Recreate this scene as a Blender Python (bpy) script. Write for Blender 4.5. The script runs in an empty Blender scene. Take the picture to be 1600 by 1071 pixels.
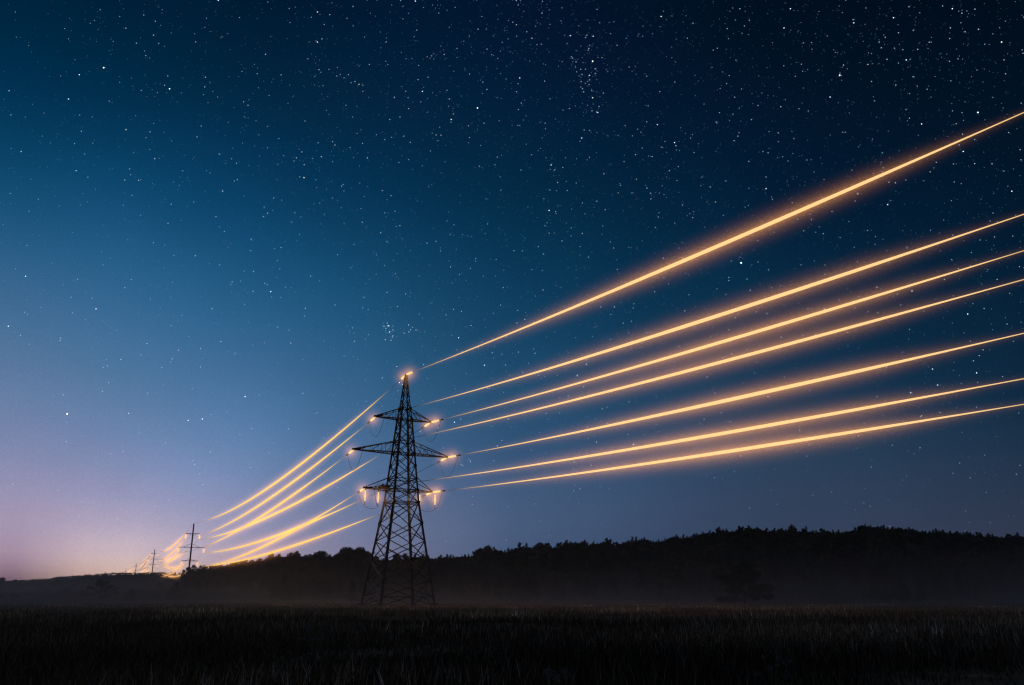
import bpy, bmesh, math, random
from mathutils import Vector, Matrix
random.seed(7)
R = math.radians
sc = bpy.context.scene
COL = sc.collection

# ------------------------------------------------------------------ camera
F = 1300.0            # focal length in pixels of a 1600 px wide frame
TH = R(16.9)
CZ = 1.6
cam_d = bpy.data.cameras.new("camera"); cam = bpy.data.objects.new("camera", cam_d); COL.objects.link(cam)
cam.location = (0, 0, CZ); cam.rotation_euler = (R(90) + TH, 0, 0)
cam_d.sensor_width = 36.0; cam_d.lens = 36.0 * F / 1600.0
cam_d.clip_start = 0.1; cam_d.clip_end = 20000
sc.camera = cam
S_, C_ = math.sin(TH), math.cos(TH)

def ray(px, py):
    """measured direction (azimuth from +Y, tan of elevation)"""
    r, u = px - 800.0, 535.5 - py
    fy = F * C_ - u * S_; z = F * S_ + u * C_
    return math.atan2(r, fy), z / math.hypot(r, fy)
def proj(p):
    x, y, z = p[0], p[1], p[2] - CZ
    d = y * C_ + z * S_; u = -y * S_ + z * C_
    return 800 + F * x / d, 535.5 - F * u / d, d
def polar(az, r, z=0.0): return Vector((math.sin(az) * r, math.cos(az) * r, z))
def interp(tab, x):
    if x <= tab[0][0]: return tab[0][1]
    for (a, b), (c, d) in zip(tab, tab[1:]):
        if x <= c: return b + (d - b) * (x - a) / (c - a)
    return tab[-1][1]
def lin(c): return tuple(((v / 255) / 12.92 if v <= 10 else ((v / 255 + .055) / 1.055) ** 2.4) for v in c)

# ------------------------------------------------------------------ helpers
def tag(o, label=None, cat=None, group=None, kind=None):
    if label: o["label"] = label
    if cat: o["category"] = cat
    if group: o["group"] = group
    if kind: o["kind"] = kind
    return o
def empty(name, loc=(0, 0, 0), rz=0.0):
    o = bpy.data.objects.new(name, None); COL.objects.link(o)
    o.location = loc; o.rotation_euler = (0, 0, rz); o.empty_display_size = .5
    return o
class MB:
    def __init__(s): s.v = []; s.f = []
    def tube(s, pts, rad, n=6, cap=True):
        """swept tube through pts, radius number or list"""
        pts = [Vector(p) for p in pts]; m = len(pts); b = len(s.v)
        if not isinstance(rad, (list, tuple)): rad = [rad] * m
        for i, p in enumerate(pts):
            t = (pts[min(i + 1, m - 1)] - pts[max(i - 1, 0)])
            if t.length < 1e-9: t = Vector((0, 0, 1))
            t.normalize()
            up = Vector((0, 0, 1)) if abs(t.z) < .9 else Vector((1, 0, 0))
            a = t.cross(up).normalized(); c = a.cross(t)
            for k in range(n):
                w = 2 * math.pi * (k + .5) / n
                s.v.append(p + (a * math.cos(w) + c * math.sin(w)) * rad[i])
        for i in range(m - 1):
            for k in range(n):
                k2 = (k + 1) % n
                s.f.append((b + i * n + k, b + i * n + k2, b + (i + 1) * n + k2, b + (i + 1) * n + k))
        if cap:
            s.f.append(tuple(b + k for k in range(n))[::-1]); s.f.append(tuple(b + (m - 1) * n + k for k in range(n)))
        return s
    def angle(s, p, q, w, t=None, out=None):
        """L-section steel angle bar between p and q"""
        p = Vector(p); q = Vector(q); d = (q - p)
        if d.length < 1e-6: return s
        d.normalize(); t = t or w * .16
        ref = Vector(out) if out is not None else (Vector((0, 0, 1)) if abs(d.z) < .9 else Vector((1, 0, 0)))
        a = (ref - d * ref.dot(d)).normalized(); c = d.cross(a)
        # corner of the L faces along a+c
        k = 0.7071
        e1 = (a + c) * k; e2 = (a - c) * k
        prof = [(0, 0), (w, 0), (w, t), (t, t), (t, w), (0, w)]
        b = len(s.v)
        for P in (p, q):
            for (x, y) in prof: s.v.append(P + e1 * (w * .35 - x) + e2 * (0) + (e2) * (w * .35 - y))
        for i in range(6):
            j = (i + 1) % 6; s.f.append((b + i, b + j, b + 6 + j, b + 6 + i))
        s.f.append(tuple(b + i for i in range(5, -1, -1))); s.f.append(tuple(b + 6 + i for i in range(6)))
        return s
    def box(s, c, sx, sy, sz, rz=0, taper=1.0):
        b = len(s.v); co, si = math.cos(rz), math.sin(rz)
        for dz, k in ((-.5, 1), (.5, taper)):
            for dx, dy in ((-.5, -.5), (.5, -.5), (.5, .5), (-.5, .5)):
                x, y = dx * sx * k, dy * sy * k
                s.v.append(Vector((c[0] + x * co - y * si, c[1] + x * si + y * co, c[2] + dz * sz)))
        for f in ((3, 2, 1, 0), (4, 5, 6, 7), (0, 1, 5, 4), (1, 2, 6, 5), (2, 3, 7, 6), (3, 0, 4, 7)):
            s.f.append(tuple(b + i for i in f))
        return s
    def ball(s, c, r, axis=None, el=1.0, nu=14, nv=8):
        """ellipsoid, stretched by el along axis"""
        c = Vector(c); ax = Vector(axis).normalized() if axis is not None else Vector((0, 0, 1))
        ref = Vector((0, 0, 1)) if abs(ax.z) < .9 else Vector((1, 0, 0))
        a = ax.cross(ref).normalized(); d = ax.cross(a); b = len(s.v)
        s.v.append(c - ax * r * el)
        for i in range(1, nv):
            w = -math.pi / 2 + math.pi * i / nv
            for k in range(nu):
                q = 2 * math.pi * k / nu
                s.v.append(c + ax * (math.sin(w) * r * el) + (a * math.cos(q) + d * math.sin(q)) * r * math.cos(w))
        s.v.append(c + ax * r * el); top = len(s.v) - 1
        for k in range(nu):
            k2 = (k + 1) % nu
            s.f.append((b, b + 1 + k, b + 1 + k2))
            s.f.append((top, b + 1 + (nv - 2) * nu + k2, b + 1 + (nv - 2) * nu + k))
            for i in range(nv - 2):
                r0 = b + 1 + i * nu; s.f.append((r0 + k, r0 + nu + k, r0 + nu + k2, r0 + k2))
        return s
    def mesh(s, name, mat, origin=(0, 0, 0), smooth=False, fix=False):
        me = bpy.data.meshes.new(name); o = Vector(origin)
        me.from_pydata([tuple(v - o) for v in s.v], [], s.f)
        if mat: me.materials.append(mat)
        if fix:
            bm = bmesh.new(); bm.from_mesh(me); bmesh.ops.recalc_face_normals(bm, faces=bm.faces); bm.to_mesh(me); bm.free()
        if smooth: me.polygons.foreach_set("use_smooth", [True] * len(me.polygons))
        me.update(); return me
    def build(s, name, mat, parent=None, origin=(0, 0, 0), smooth=False, fix=True):
        """vertices are given in world space minus the parent's location (parents are unrotated unless said)"""
        ob = bpy.data.objects.new(name, s.mesh(name, mat, origin, smooth, fix)); COL.objects.link(ob)
        ob.location = origin
        if parent: ob.parent = parent
        return ob

def mat_new(name):
    m = bpy.data.materials.new(name); m.use_nodes = True; nt = m.node_tree; nt.nodes.clear()
    out = nt.nodes.new("ShaderNodeOutputMaterial"); return m, nt, out
def noise_mat(name, c1, c2, scale, rough=.8, metal=0.0, detail=4, c3=None):
    m, nt, out = mat_new(name)
    b = nt.nodes.new("ShaderNodeBsdfPrincipled"); tc = nt.nodes.new("ShaderNodeTexCoord")
    no = nt.nodes.new("ShaderNodeTexNoise"); no.inputs["Scale"].default_value = scale; no.inputs["Detail"].default_value = detail
    cr = nt.nodes.new("ShaderNodeValToRGB")
    cr.color_ramp.elements[0].position = .35; cr.color_ramp.elements[0].color = (*c1, 1)
    cr.color_ramp.elements[1].position = .65; cr.color_ramp.elements[1].color = (*c2, 1)
    if c3: e = cr.color_ramp.elements.new(.5); e.color = (*c3, 1)
    nt.links.new(tc.outputs["Object"], no.inputs["Vector"]); nt.links.new(no.outputs["Fac"], cr.inputs["Fac"])
    nt.links.new(cr.outputs["Color"], b.inputs["Base Color"])
    b.inputs["Roughness"].default_value = rough; b.inputs["Metallic"].default_value = metal
    b.inputs["Specular IOR Level"].default_value = .25
    nt.links.new(b.outputs["BSDF"], out.inputs["Surface"]); return m
def emit_mat(name, col, strength, sampling="NONE"):
    m, nt, out = mat_new(name); e = nt.nodes.new("ShaderNodeEmission")
    e.inputs["Color"].default_value = (*col, 1); e.inputs["Strength"].default_value = strength
    nt.links.new(e.outputs[0], out.inputs["Surface"]); m.cycles.emission_sampling = sampling; return m
def attr_emit_mat(name, attr="glow", base=(.03, .03, .035), strength=1.0):
    """dark metal wire whose light is carried by a colour attribute (how hot that stretch glows)"""
    m, nt, out = mat_new(name)
    b = nt.nodes.new("ShaderNodeBsdfPrincipled"); a = nt.nodes.new("ShaderNodeAttribute"); a.attribute_name = attr
    b.inputs["Base Color"].default_value = (*base, 1); b.inputs["Roughness"].default_value = .6
    nt.links.new(a.outputs["Color"], b.inputs["Emission Color"]); b.inputs["Emission Strength"].default_value = strength
    nt.links.new(b.outputs["BSDF"], out.inputs["Surface"]); m.cycles.emission_sampling = "NONE"; return m
_vm = {}
def glow_mat(col, peak, radius):
    """halo put in as an emissive volume: even emission per metre such that a ray through the middle gathers `peak`"""
    key = (tuple(round(c, 3) for c in col), round(peak / (2 * radius), 5))
    if key in _vm: return _vm[key]
    m, nt, out = mat_new("painted_halo"); e = nt.nodes.new("ShaderNodeEmission")
    e.inputs["Color"].default_value = (*col, 1); e.inputs["Strength"].default_value = peak / (2 * radius)
    nt.links.new(e.outputs[0], out.inputs["Volume"]); m.cycles.homogeneous_volume = True
    m.cycles.emission_sampling = "NONE"; _vm[key] = m; return m

def _math(nt, op, a, b=None, clamp=False):
    n = nt.nodes.new("ShaderNodeMath"); n.operation = op; n.use_clamp = clamp
    for i, v in enumerate((a, b)):
        if v is None: continue
        if isinstance(v, (int, float)): n.inputs[i].default_value = v
        else: nt.links.new(v, n.inputs[i])
    return n.outputs[0]
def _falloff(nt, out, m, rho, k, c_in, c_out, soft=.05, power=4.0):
    """light per metre put into the halo volume: strongest at the wire, gone at rho = 1"""
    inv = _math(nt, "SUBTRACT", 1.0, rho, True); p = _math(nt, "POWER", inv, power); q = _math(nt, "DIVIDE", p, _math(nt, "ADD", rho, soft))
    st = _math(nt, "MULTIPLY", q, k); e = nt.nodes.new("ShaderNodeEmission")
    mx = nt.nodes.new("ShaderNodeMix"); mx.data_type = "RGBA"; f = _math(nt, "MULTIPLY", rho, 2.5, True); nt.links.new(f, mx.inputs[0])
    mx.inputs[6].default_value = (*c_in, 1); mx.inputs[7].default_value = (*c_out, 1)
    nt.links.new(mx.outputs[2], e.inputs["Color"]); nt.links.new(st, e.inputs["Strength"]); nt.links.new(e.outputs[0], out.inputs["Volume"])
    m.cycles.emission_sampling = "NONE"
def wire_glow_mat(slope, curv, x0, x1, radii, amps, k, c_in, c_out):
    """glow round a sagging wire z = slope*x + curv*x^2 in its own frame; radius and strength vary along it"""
    m, nt, out = mat_new("painted_halo"); tc = nt.nodes.new("ShaderNodeTexCoord"); sp = nt.nodes.new("ShaderNodeSeparateXYZ"); nt.links.new(tc.outputs["Object"], sp.inputs[0])
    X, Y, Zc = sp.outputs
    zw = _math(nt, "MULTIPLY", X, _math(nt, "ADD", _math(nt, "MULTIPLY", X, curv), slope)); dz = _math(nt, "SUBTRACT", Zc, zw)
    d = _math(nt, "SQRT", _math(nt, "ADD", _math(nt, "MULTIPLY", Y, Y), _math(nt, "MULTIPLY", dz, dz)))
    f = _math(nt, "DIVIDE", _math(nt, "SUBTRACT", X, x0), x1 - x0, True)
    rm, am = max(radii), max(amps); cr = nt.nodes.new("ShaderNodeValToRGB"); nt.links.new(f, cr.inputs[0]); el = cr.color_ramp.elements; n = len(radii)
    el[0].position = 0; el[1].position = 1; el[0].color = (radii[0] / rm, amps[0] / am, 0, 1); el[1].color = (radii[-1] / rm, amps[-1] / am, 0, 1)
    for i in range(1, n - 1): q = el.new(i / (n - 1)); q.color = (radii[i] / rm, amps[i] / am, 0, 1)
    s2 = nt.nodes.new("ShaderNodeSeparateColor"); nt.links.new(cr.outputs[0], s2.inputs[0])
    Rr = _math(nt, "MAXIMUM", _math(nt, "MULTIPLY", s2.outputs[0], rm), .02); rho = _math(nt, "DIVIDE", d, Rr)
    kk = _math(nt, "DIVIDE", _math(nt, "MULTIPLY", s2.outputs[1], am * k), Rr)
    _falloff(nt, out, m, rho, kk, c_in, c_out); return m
_bm = {}
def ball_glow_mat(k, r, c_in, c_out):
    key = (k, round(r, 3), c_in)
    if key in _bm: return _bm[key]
    m, nt, out = mat_new("painted_halo"); tc = nt.nodes.new("ShaderNodeTexCoord"); ln = nt.nodes.new("ShaderNodeVectorMath"); ln.operation = "LENGTH"
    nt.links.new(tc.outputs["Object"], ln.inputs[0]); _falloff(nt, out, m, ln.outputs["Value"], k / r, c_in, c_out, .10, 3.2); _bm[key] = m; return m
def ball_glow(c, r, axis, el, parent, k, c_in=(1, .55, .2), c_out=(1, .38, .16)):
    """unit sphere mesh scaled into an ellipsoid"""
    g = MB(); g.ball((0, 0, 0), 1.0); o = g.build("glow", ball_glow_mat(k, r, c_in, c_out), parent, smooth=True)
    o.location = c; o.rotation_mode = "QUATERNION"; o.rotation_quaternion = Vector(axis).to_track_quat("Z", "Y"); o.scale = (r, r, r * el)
    o.cycles.use_motion_blur = False; o["kind"] = "stuff"; return o  # halo added as an emissive ellipsoid, standing in for light scattered by haze

M_STEEL = noise_mat("weathered_steel", (.035, .035, .04), (.075, .07, .07), 1.5, .6, .5)
M_PALE = noise_mat("lit_steel_tone", (.10, .10, .10), (.16, .155, .15), 1.5, .5, .3)
M_CONC = noise_mat("concrete", (.05, .05, .055), (.09, .085, .08), 2, .9)
M_GLASS = noise_mat("dark_glass_discs", (.03, .04, .045), (.05, .06, .065), 3, .25)
M_BARK = noise_mat("bark", (.03, .022, .016), (.06, .045, .03), 3, .9)
M_CONIF = noise_mat("conifer_needles", (.022, .035, .02), (.045, .06, .03), .4, .8)
M_LEAF = noise_mat("leaves", (.03, .045, .02), (.06, .08, .032), .5, .8)
M_SHRUB = noise_mat("shrub_leaves", (.03, .04, .02), (.07, .08, .035), .8, .8)
M_WIRE = noise_mat("dark_cable", (.03, .03, .035), (.05, .05, .05), 3, .6, .5)
M_LINE = attr_emit_mat("glowing_cable")
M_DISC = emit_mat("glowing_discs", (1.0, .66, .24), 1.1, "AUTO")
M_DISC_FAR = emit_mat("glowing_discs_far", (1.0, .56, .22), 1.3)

# ------------------------------------------------------------------ sky
SKY_X = [0, 180, 400, 800, 1200, 1600]
SKY_Y = [0, 150, 300, 450, 600, 700, 800, 870, 905]
SKY = [
 [(0, 36, 62), (0, 32, 56), (0, 27, 50), (2, 20, 44), (1, 15, 30), (1, 13, 27)],
 [(2, 52, 84), (2, 46, 76), (3, 39, 66), (3, 28, 54), (2, 20, 40), (2, 19, 36)],
 [(21, 78, 117), (15, 72, 111), (9, 59, 95), (4, 42, 69), (3, 28, 52), (2, 24, 44)],
 [(60, 104, 145), (48, 100, 142), (33, 87, 127), (14, 60, 92), (8, 42, 68), (6, 32, 54)],
 [(99, 123, 160), (84, 120, 160), (66, 107, 148), (34, 79, 114), (22, 54, 81), (14, 40, 63)],
 [(126, 133, 170), (116, 134, 173), (93, 125, 167), (52, 85, 121), (40, 65, 91), (28, 48, 70)],
 [(158, 146, 174), (162, 156, 186), (134, 141, 176), (71, 93, 127), (52, 67, 93), (43, 54, 75)],
 [(162, 138, 162), (214, 190, 194), (168, 156, 180), (70, 90, 124), (54, 67, 94), (50, 56, 78)],
 [(150, 118, 142), (250, 212, 190), (178, 154, 170), (68, 88, 126), (54, 66, 94), (48, 54, 76)],
]
def cr1(xs, vals, x):
    """smooth (monotone-ish cubic) interpolation over a table of colours"""
    if x <= xs[0]: return vals[0]
    if x >= xs[-1]: return vals[-1]
    for i in range(len(xs) - 1):
        if x <= xs[i + 1]: break
    h = xs[i + 1] - xs[i]; t = (x - xs[i]) / h; res = []
    for c in range(3):
        p1, p2 = vals[i][c], vals[i + 1][c]
        d1 = (p2 - vals[i - 1][c]) / (xs[i + 1] - xs[i - 1]) if i > 0 else (p2 - p1) / h
        d2 = (vals[i + 2][c] - p1) / (xs[i + 2] - xs[i]) if i + 2 < len(xs) else (p2 - p1) / h
        t2, t3 = t * t, t * t * t
        res.append((2*t3-3*t2+1)*p1 + (t3-2*t2+t)*h*d1 + (-2*t3+3*t2)*p2 + (t3-t2)*h*d2)
    return tuple(max(0, v) for v in res)
def sky_at(px, py): return cr1(SKY_Y, [cr1(SKY_X, row, px) for row in SKY], py)
def az_el_px(az, te):
    el = math.atan(te); d = (math.sin(az) * math.cos(el), math.cos(az) * math.cos(el), math.sin(el))
    x, y, dd = proj((d[0] * 1e4, d[1] * 1e4, d[2] * 1e4 + CZ)); return x, y

def make_world():
    w = bpy.data.worlds.new("World"); sc.world = w; w.use_nodes = True; nt = w.node_tree; nt.nodes.clear()
    N = nt.nodes.new; L = nt.links.new
    out = N("ShaderNodeOutputWorld"); bg = N("ShaderNodeBackground"); L(bg.outputs[0], out.inputs[0])
    tc = N("ShaderNodeTexCoord"); sp = N("ShaderNodeSeparateXYZ"); L(tc.outputs["Generated"], sp.inputs[0])
    at = N("ShaderNodeMath"); at.operation = "ARCTAN2"; L(sp.outputs["X"], at.inputs[0]); L(sp.outputs["Y"], at.inputs[1])
    el = N("ShaderNodeMath"); el.operation = "ARCSINE"; L(sp.outputs["Z"], el.inputs[0])
    E0, E1 = R(-2), R(46)
    mr = N("ShaderNodeMapRange"); L(el.outputs[0], mr.inputs["Value"])
    mr.inputs["From Min"].default_value = E0; mr.inputs["From Max"].default_value = E1
    azs = [R(a) for a in (-34, -30, -26.5, -24, -21, -16, -9, 0, 9, 18, 26, 34)]
    cols = []
    for a in azs:
        st = []
        for k in range(24):
            f = (k / 23) ** 1.35; e = E0 + (E1 - E0) * f; x, y = az_el_px(a, math.tan(e)); st.append((f, lin(sky_at(x, y))))
        cols.append(st)
    mean = [(f, tuple((cols[0][i][1][c] * .35 + cols[-1][i][1][c] * .65) for c in range(3))) for i, (f, _) in enumerate(cols[0])]
    azs = [R(-180)] + azs + [R(180)]; cols = [mean] + cols + [mean]
    prev = None
    for i, st in enumerate(cols):
        cr = N("ShaderNodeValToRGB"); L(mr.outputs[0], cr.inputs[0]); el_ = cr.color_ramp.elements
        el_[0].position = st[0][0]; el_[0].color = (*st[0][1], 1); el_[1].position = st[-1][0]; el_[1].color = (*st[-1][1], 1)
        for f, c in st[1:-1]: q = el_.new(f); q.color = (*c, 1)
        if prev is None: prev = cr.outputs[0]; continue
        m2 = N("ShaderNodeMapRange"); L(at.outputs[0], m2.inputs["Value"])
        m2.inputs["From Min"].default_value = azs[i - 1]; m2.inputs["From Max"].default_value = azs[i]
        mx = N("ShaderNodeMix"); mx.data_type = "RGBA"; L(m2.outputs[0], mx.inputs[0])
        L(prev, mx.inputs[6]); L(cr.outputs[0], mx.inputs[7]); prev = mx.outputs[2]
    # thin uneven veil: milky band and air glow
    n1 = N("ShaderNodeTexNoise"); n1.inputs["Scale"].default_value = 2.6; n1.inputs["Detail"].default_value = 6; n1.inputs["Roughness"].default_value = .55
    L(tc.outputs["Generated"], n1.inputs["Vector"])
    r1 = N("ShaderNodeMapRange"); L(n1.outputs["Fac"], r1.inputs["Value"]); r1.inputs["From Min"].default_value = .3; r1.inputs["From Max"].default_value = .7
    r1.inputs["To Min"].default_value = .90; r1.inputs["To Max"].default_value = 1.10
    n2 = N("ShaderNodeTexNoise"); n2.inputs["Scale"].default_value = 900; n2.inputs["Detail"].default_value = 1; L(tc.outputs["Generated"], n2.inputs["Vector"])
    r2 = N("ShaderNodeMapRange"); L(n2.outputs["Fac"], r2.inputs["Value"]); r2.inputs["From Min"].default_value = .25; r2.inputs["From Max"].default_value = .75
    r2.inputs["To Min"].default_value = .92; r2.inputs["To Max"].default_value = 1.08
    mm = N("ShaderNodeMath"); mm.operation = "MULTIPLY"; L(r1.outputs[0], mm.inputs[0]); L(r2.outputs[0], mm.inputs[1])
    L(prev, bg.inputs["Color"]); L(mm.outputs[0], bg.inputs["Strength"])
make_world()

# faint moon, low and soft, from behind the camera at the right
sun = bpy.data.lights.new("moon_light", "SUN"); sun.energy = .045; sun.angle = R(.5); sun.color = (1, .88, .74)
so = bpy.data.objects.new("moon_light", sun); COL.objects.link(so); so.rotation_euler = (R(62), 0, R(28))

# ------------------------------------------------------------------ stars
BR = [(24,19),(101,45),(107,61),(177,65),(226,80),(234,91),(95,119),(187,129),(246,145),(320,43),(483,66),(415,85,2),(347,58),(321,121,2),(328,129),(340,152),
(325,161),(144,183),(197,203,2),(240,193),(145,224),(66,213),(33,237,2),(119,267,2),(234,234),(400,189),(463,247,2),(443,243),(389,259),(379,224),(342,240),
(348,299,2),(280,290),(450,162),(162,106,4),(124,117,3),(265,139,4),(107,155,3),(341,1,3),(496,19,3),(496,66,3),(475,278,3),
(40,432,3),(13,510,3),(150,483,3),(195,450,2),(161,414),(189,562,2),(295,526),(105,647,5),(294,657,3),(316,655,3),(383,620,3),(421,708),(201,646,2),(229,537),
(270,441),(343,414),(423,456,3),(432,434),(477,482,2),(64,481),(43,491),(305,400,2),(166,562),(355,643),(455,450),(473,562),
(649,2,3),(612,8),(714,90),(672,91),(746,169,4),(777,153),(812,122,3),(660,143,3),(668,154),(702,155,2),(705,187,3),(732,197,2),(609,187,2),(561,132,2),(577,101,2),
(606,101),(747,46,2),(807,39,2),(823,50,2),(831,60,2),(933,15,2),(891,56,3),(927,57,3),(920,76,2),(919,79,2),(926,96,4),(911,98),(930,108,2),(921,118,3),(930,115,2),(915,131),
(910,139,2),(912,144,2),(926,153,3),(934,176,3),(909,216,3),(861,258,3),(858,329,3),(869,334),(1009,165),(1027,195,3),(1033,26,3),(1031,42),(1072,25),(1074,60,2),
(1054,223,3),(1056,228,2),(993,242,2),(1019,245,2),(1009,290),(910,365,2),(713,390),(595,364,2),(631,213,2),(574,247,2),(669,292),(731,369),(803,392,2),(533,325),
(564,326),(503,61,2),(502,245,2),(510,173),(1100,163),
(1156,14,2),(1235,14,3),(1163,41,2),(1225,44,3),(1334,36,3),(1396,28,3),(1488,14,3),(1503,21,2),(1485,44,2),(1529,46,2),(1508,50,2),(1565,66,3),(1333,31,2),(1207,67),
(1305,82),(1377,75,2),(1386,93,2),(1416,94,3),(1318,102,2),(1312,118,4),(1297,152,3),(1356,101,2),(1357,83),(1450,76),(1461,120),(1518,120),(1220,167,2),(1321,207,2),
(1216,208,2),(1200,239,2),(1325,157),(1528,176,4),(1440,194,3),(1505,237,3),(1421,185,2),(1504,210,2),(1463,254,2),(1387,320,3),(1392,314),(1399,286,2),(1389,285,2),
(1523,256,2),(1581,299,3),(1118,316,2),(1197,295,3),(1272,269),(1282,247),(1153,213,2),(1147,220,2),(1140,189),(1227,156),(1418,189),
(1340,409,2),(1370,449,2),(1558,437,2),(1425,455,3),(1512,491,3),(1526,583,3),(1521,564,2),(1457,577,3),(1465,602,3),(1423,614,3),(1469,645,2),(1421,515,2),(1530,556,2),
(1536,547,2),(1324,451,2),(1593,417,2),(757,571,3),(916,570,2),(902,587,3),(941,639,2),(990,695,3),(932,691,2),(794,655,2),(710,660,3),(720,655,2),(777,697,2),(735,721,2),
(1158,411,5),(1070,486,2),(1288,483,3),(600,510,2),(606.5,509.5,3),(602.5,517,1),(608.5,519,3),(614,525,2),(613,527,2),(602,531,2),(611,532,2),(605,505,2),(638.5,508,2),
(639,519,2),(650,516,2),(716.6,528,3),(736,509,2),(714,547),(624,598,3),(629,601,2),(597,635),(620,573,2),(662,570,2),(571,530),(610,481),(960,480,2),(1010,520,2),(1200,620,2)]
def make_stars():
    V, Fc, Cc = [], [], []; D = 6500.0; px = D / F
    octf = ((0, 2, 4), (2, 1, 4), (1, 3, 4), (3, 0, 4), (2, 0, 5), (1, 2, 5), (3, 1, 5), (0, 3, 5))
    def star(d, r, c):
        b = len(V); p = d * D
        for k in range(6):
            q = Vector((0, 0, 0)); q[k // 2] = r * px * (1 if k % 2 == 0 else -1); V.append(p + q + Vector((0, 0, CZ)))
        for f in octf: Fc.append(tuple(b + i for i in f))
        Cc.extend([c] * 6)
    rs = random.Random(11)
    for t in BR:
        az, te = ray(t[0], t[1]); d = polar(az, 1, te).normalized(); m = t[2] if len(t) > 2 else 1
        rad = (.50, .64, .80, 1.0, 1.2)[m - 1]; br = (.36, .62, .95, 1.4, 1.6)[m - 1] * rs.uniform(.85, 1.15)
        tint = (.66, .84, 1.0) if rs.random() < .85 else (1, .93, .84)
        if t[:2] == (105, 647): tint = (1, .74, .55)
        star(d, rad, tuple(br * k for k in tint))
    for cx, cy_, sx, sy, m in ((606, 518, 6, 9, 22), (920, 112, 16, 42, 90), (645, 512, 12, 12, 4), (850, 20, 22, 20, 30), (745, 100, 70, 50, 60), (1420, 70, 60, 60, 50), (1460, 600, 45, 35, 35)):
        for _ in range(m):
            az, te = ray(rs.gauss(cx, sx), rs.gauss(cy_, sy)); b = min(8, rs.paretovariate(1.1)); k = .07 + .05 * b
            star(polar(az, 1, te).normalized(), .42 + .04 * b, tuple(k * q for q in (.5, .78, 1.0)))
    n = 0
    while n < 21000:
        az = rs.uniform(-math.pi, math.pi) if rs.random() < .3 else rs.uniform(-.75, .75)
        z = rs.uniform(.02, .98); el = math.asin(z)
        rel = max(-.75, min(.75, az)) / .75
        keep = min(1, .10 + 1.15 * (el / R(34))) * (.22 + .78 * min(1, max(0, (rel + 1.0) / .95)))
        if rs.random() > keep: continue
        if z > .75 and rs.random() < .5: continue
        d = polar(az, math.cos(el), z); n += 1
        b = rs.paretovariate(1.15); b = min(b, 14)
        k = .022 + .022 * b
        k *= .45 + .55 * min(1, el / R(20) + .2)
        tint = rs.choice([(.35, .68, 1.0), (.5, .8, 1.0), (.7, .88, 1.0), (.4, .62, 1.0), (.45, .85, .95), (.3, .55, 1.0), (.85, .9, .95)])
        star(d, .42 + .045 * min(b, 8), tuple(k * q for q in tint))
    me = bpy.data.meshes.new("stars"); me.from_pydata([tuple(v) for v in V], [], Fc)
    ca = me.color_attributes.new("glow", "FLOAT_COLOR", "POINT")
    ca.data.foreach_set("color", [q for c in Cc for q in (*c, 1)])
    m, nt, out = mat_new("starlight"); e = nt.nodes.new("ShaderNodeEmission"); a = nt.nodes.new("ShaderNodeAttribute"); a.attribute_name = "glow"
    tr = nt.nodes.new("ShaderNodeBsdfTransparent"); ad = nt.nodes.new("ShaderNodeAddShader")
    nt.links.new(a.outputs["Color"], e.inputs["Color"]); nt.links.new(e.outputs[0], ad.inputs[0]); nt.links.new(tr.outputs[0], ad.inputs[1])
    nt.links.new(ad.outputs[0], out.inputs["Surface"]); m.cycles.emission_sampling = "NONE"
    me.materials.append(m)
    o = bpy.data.objects.new("stars", me); COL.objects.link(o)
    tag(o, "countless pale blue stars scattered over the night sky, densest at top right", "stars", kind="stuff")
make_stars()

# ------------------------------------------------------------------ terrain
# crest: photo x -> (distance, y of crest top incl. trees, tree height)
CREST = [(-400, 900, 916, 0), (0, 900, 911, 0), (60, 900, 909, 0), (100, 900, 904, 0), (180, 900, 898.5, 0), (250, 880, 897.5, 0), (275, 760, 897, 2), (300, 560, 889, 7), (350, 520, 880, 8),
         (420, 500, 873, 9), (520, 500, 865, 9), (600, 560, 867, 12), (700, 620, 869, 14), (800, 650, 862, 15), (880, 680, 853, 16), (1000, 700, 843, 16),
         (1130, 700, 830, 17), (1230, 700, 829, 17), (1350, 700, 825, 17), (1480, 700, 832, 17), (1600, 700, 838, 17), (2000, 700, 850, 17), (2600, 700, 870, 17)]
CR = []
for (x, r, y, h) in CREST:
    az, te = ray(x, y); CR.append((az, r, max(2.0, CZ + te * r - h * .93)))
CR.append((R(75), 700, 15)); CR.append((R(180), 700, 10)); CR.insert(0, (R(-60), 900, 12)); CR.insert(0, (R(-180), 700, 10))
def sm(t): t = max(0, min(1, t)); return t * t * (3 - 2 * t)
def ground(x, y):
    r = math.hypot(x, y)
    if r < 120: return 0.0
    az = math.atan2(x, y)
    Rr = interp([(c[0], c[1]) for c in CR], az); H = interp([(c[0], c[2]) for c in CR], az)
    t = (r - 205) / (Rr - 205)
    if t <= 0: return 0.0
    h = H * (.55 * min(t, 1) + .45 * sm(t)) * min(1, t * 6) ** .5
    h += .25 * math.sin(x * .07) * math.cos(y * .05) * min(1, t * 3)
    if r > Rr: h = H - (r - Rr) * .004
    return h

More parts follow.
